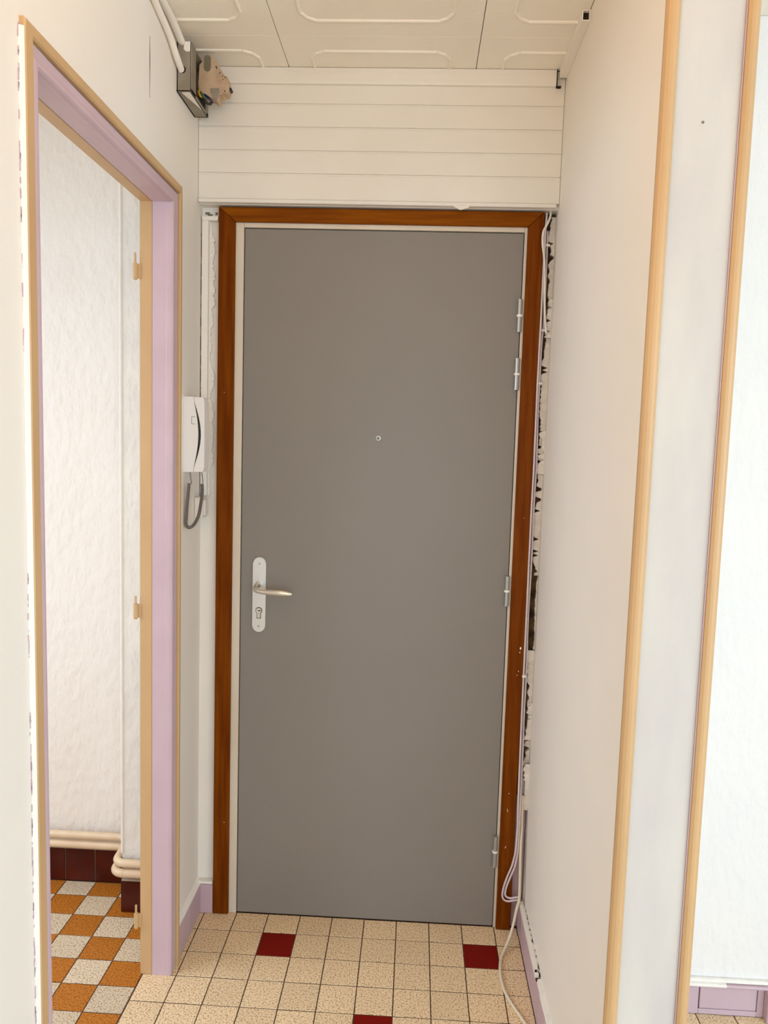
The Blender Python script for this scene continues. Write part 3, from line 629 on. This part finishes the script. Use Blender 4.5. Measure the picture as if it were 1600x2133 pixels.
# ---- cables in the right corner of the door
def cable(name, pts, r, m, label, n=6):
    bm = bmesh.new(); tube(bm, spline(pts, n), r, 8); return tag(obj(name, bm, m, smooth=True), label, 'cable', group='cables in the right corner of the door')
ya = -.033
cable('cable', [(.8660, -.020, 2.1365), (.8650, -.028, 2.1250), (.8600, -.034, 2.1080), (.8525, -.036, 2.0920), (.8465, -.036, 2.0790), (.8450, -.035, 2.0620), (.8465, -.034, 2.0400), (.8512, -.0335, 2.0126), (.8540, -.0335, 1.9832), (.8562, -.0335, 1.9500), (.8585, -.0330, 1.9000), (.8625, -.0290, 1.85), (.8690, -.0245, 1.80)], .0032, m_cabw, 'thin white cable snaking over the top right corner of the brown casing')
cable('cable', [(.8560, -.018, 2.1340), (.8545, -.022, 2.1057), (.8530, -.024, 2.0700), (.8535, -.0235, 2.0213), (.8530, -.0235, 1.9843), (.8530, -.0235, 1.9398), (.8530, -.0235, 1.8839), (.8528, -.0235, 1.8183), (.8522, -.0235, 1.7649), (.8520, -.0235, 1.6892), (.8515, -.0235, 1.6549), (.8522, -.0235, 1.5747), (.8527, -.0235, 1.4880), (.8530, -.0235, 1.4202), (.8525, -.0235, 1.3552), (.8520, -.0235, 1.2963), (.8522, -.0235, 1.1976), (.8520, -.0235, 1.1379), (.8525, -.0235, 1.0579), (.8526, -.0235, .9302), (.8527, -.0235, .8487), (.8528, -.0235, .7667), (.8530, -.0240, .6842), (.8535, -.0250, .6010), (.8540, -.0260, .5173), (.8540, -.0300, .4500), (.8540, -.0350, .3870), (.8548, -.0380, .3447), (.8538, -.0380, .3021), (.8518, -.0380, .2593), (.8440, -.0360, .2160), (.8335, -.0340, .1832), (.8238, -.0340, .1503), (.8192, -.0350, .1219), (.8229, -.0360, .1070), (.8355, -.0385, .1023), (.8530, -.0420, .1080), (.8690, -.0440, .1130)], .0031, m_cabl, 'lilac painted cable running down the casing edge, outer loop at the bottom', 5)
cable('cable', [(.8618, -.0100, 2.0866), (.8620, -.0100, 2.046), (.8627, -.0100, 1.9886), (.8629, -.0100, 1.9327), (.8632, -.0100, 1.8859), (.8630, -.0110, 1.8295), (.8610, -.0120, 1.8012), (.8590, -.0140, 1.7665), (.8585, -.0150, 1.6709), (.8580, -.0150, 1.6135), (.8585, -.0150, 1.5655), (.8600, -.0150, 1.4980), (.8612, -.0150, 1.4301), (.8607, -.0150, 1.3813), (.8600, -.0150, 1.3552), (.8598, -.0150, 1.2765), (.8606, -.0150, 1.1575), (.8600, -.0150, 1.0774), (.8590, -.0150, 1.0169), (.8592, -.0150, .9292), (.8612, -.0150, .8477), (.8614, -.0150, .7655), (.8606, -.0160, .6827), (.8616, -.0180, .5994), (.8616, -.0200, .5154), (.8610, -.0280, .4300), (.8604, -.0340, .3811), (.8603, -.0360, .3450), (.8602, -.0360, .3025), (.8590, -.0360, .2597), (.8532, -.0360, .2165), (.8427, -.0360, .1837), (.8326, -.0345, .1529), (.8274, -.0350, .1266), (.8308, -.0370, .1161), (.8432, -.0385, .1125), (.8551, -.0430, .1180), (.8690, -.0460, .1225)], .0031, m_cabl, 'inner of the two lilac cables looped at the foot of the brown casing', 5)
cable('cable', [(.8680, -.0200, .4300), (.8683, -.0260, .3746), (.8682, -.0320, .3321), (.8677, -.0350, .3001), (.8676, -.0380, .2466), (.8682, -.0420, .2036), (.8681, -.0480, .1605), (.8680, -.0530, .1390), (.8668, -.0560, .1174), (.8600, -.0640, .0955), (.8510, -.0800, .0640), (.8390, -.1000, .0340), (.8250, -.1200, .0140), (.8120, -.1450, .0055), (.8032, -.1750, .0044), (.7978, -.2174, .0044), (.7983, -.2643, .0044), (.8051, -.3043, .0044), (.8191, -.3464, .0044), (.8356, -.3865, .0044), (.8470, -.4250, .0044), (.8440, -.50, .0044), (.8300, -.60, .0044)], .0042, m_cabc, 'cream cable trailing from the corner onto the tiles', 7)
for x, z in ((.8640, 2.0460), (.8625, 1.8100), (.8610, 1.6600), (.8545, .80)):
    bm = bmesh.new(); box(bm, x-.0065, x+.0050, -.0190 if x > .86 else -.0300, -.0100, z-.0035, z+.0035, .0012)
    tag(obj('cable_clip', bm, m_wring), {2.0460: 'white cable clip at the top right corner of the door casing', 1.81: 'white cable clip beside the uppermost door hinge', 1.66: 'white cable clip beside the second door hinge', .80: 'white cable clip low on the right casing edge'}[z], 'cable clip', group='clips on the corner cables')
# ---- pipes in the left room
def pipe(z, r, off, zf, label):
    xa, ya_, yf = -.372-off, .088-r-.001, -.060-off
    P = [(-1.9, ya_, z+.004), (-1.0, ya_, z+.002), (-.55, ya_, z), (xa-.040, ya_, z)]
    for k in range(1, 6): a = PI/2*k/6; P.append((xa-.040+.040*math.sin(a), ya_-.040+.040*math.cos(a), z))
    P += [(xa, ya_-.040, z), (xa, yf+.032, zf)]
    for k in range(1, 6): a = PI/2*k/6; P.append((xa+.032-.032*math.cos(a), yf+.032-.032*math.sin(a), zf))
    P += [(xa+.032, yf, zf), (-.30, yf, zf), (XPL-.002, yf, zf)]
    bm = bmesh.new(); tube(bm, P, r, 14)
    return tag(obj('heating_pipe', bm, m_cream, smooth=True), label, 'pipe', group='heating pipes of the left room')
pipe(.1765, .0118, .000, .1705, 'upper cream heating pipe bending round the white pier')
p2 = pipe(.1455, .0128, .004, .1410, 'lower cream heating pipe just above the brown skirting tiles')
bm = bmesh.new(); cyl(bm, (-.345, -.064, .1410), (-.340, -.064, .1410), .0136, 16); obj('collar', bm, m_cream, p2)
# ---- made-up uplight bowl, out of frame: added to keep warm light off the floor
pl = empty('added_uplight_fitting', (.40, -1.80, 2.0)); tag(pl, 'added white bowl for the made-up uplight, just out of the frame', 'lamp')
bm = bmesh.new(); n = 28; prf = [(.02, 2.000), (.09, 2.008), (.15, 2.030), (.185, 2.065), (.180, 2.068), (.145, 2.036), (.088, 2.015), (.02, 2.008)]
R_ = [[bm.verts.new((.40+r*math.cos(2*PI*k/n), -1.80+r*math.sin(2*PI*k/n), z)) for k in range(n)] for r, z in prf]
for a, b in zip(R_, R_[1:]):
    for k in range(n): bm.faces.new((a[k], a[(k+1) % n], b[(k+1) % n], b[k]))
bm.faces.new(R_[0]); bm.faces.new(R_[-1])
obj('added_bowl', bm, m_wplas, pl)
bm = bmesh.new(); cyl(bm, (.40, -1.80, 2.008), (.40, -1.80, ZC), .006, 8); obj('stem', bm, m_wplas, pl)
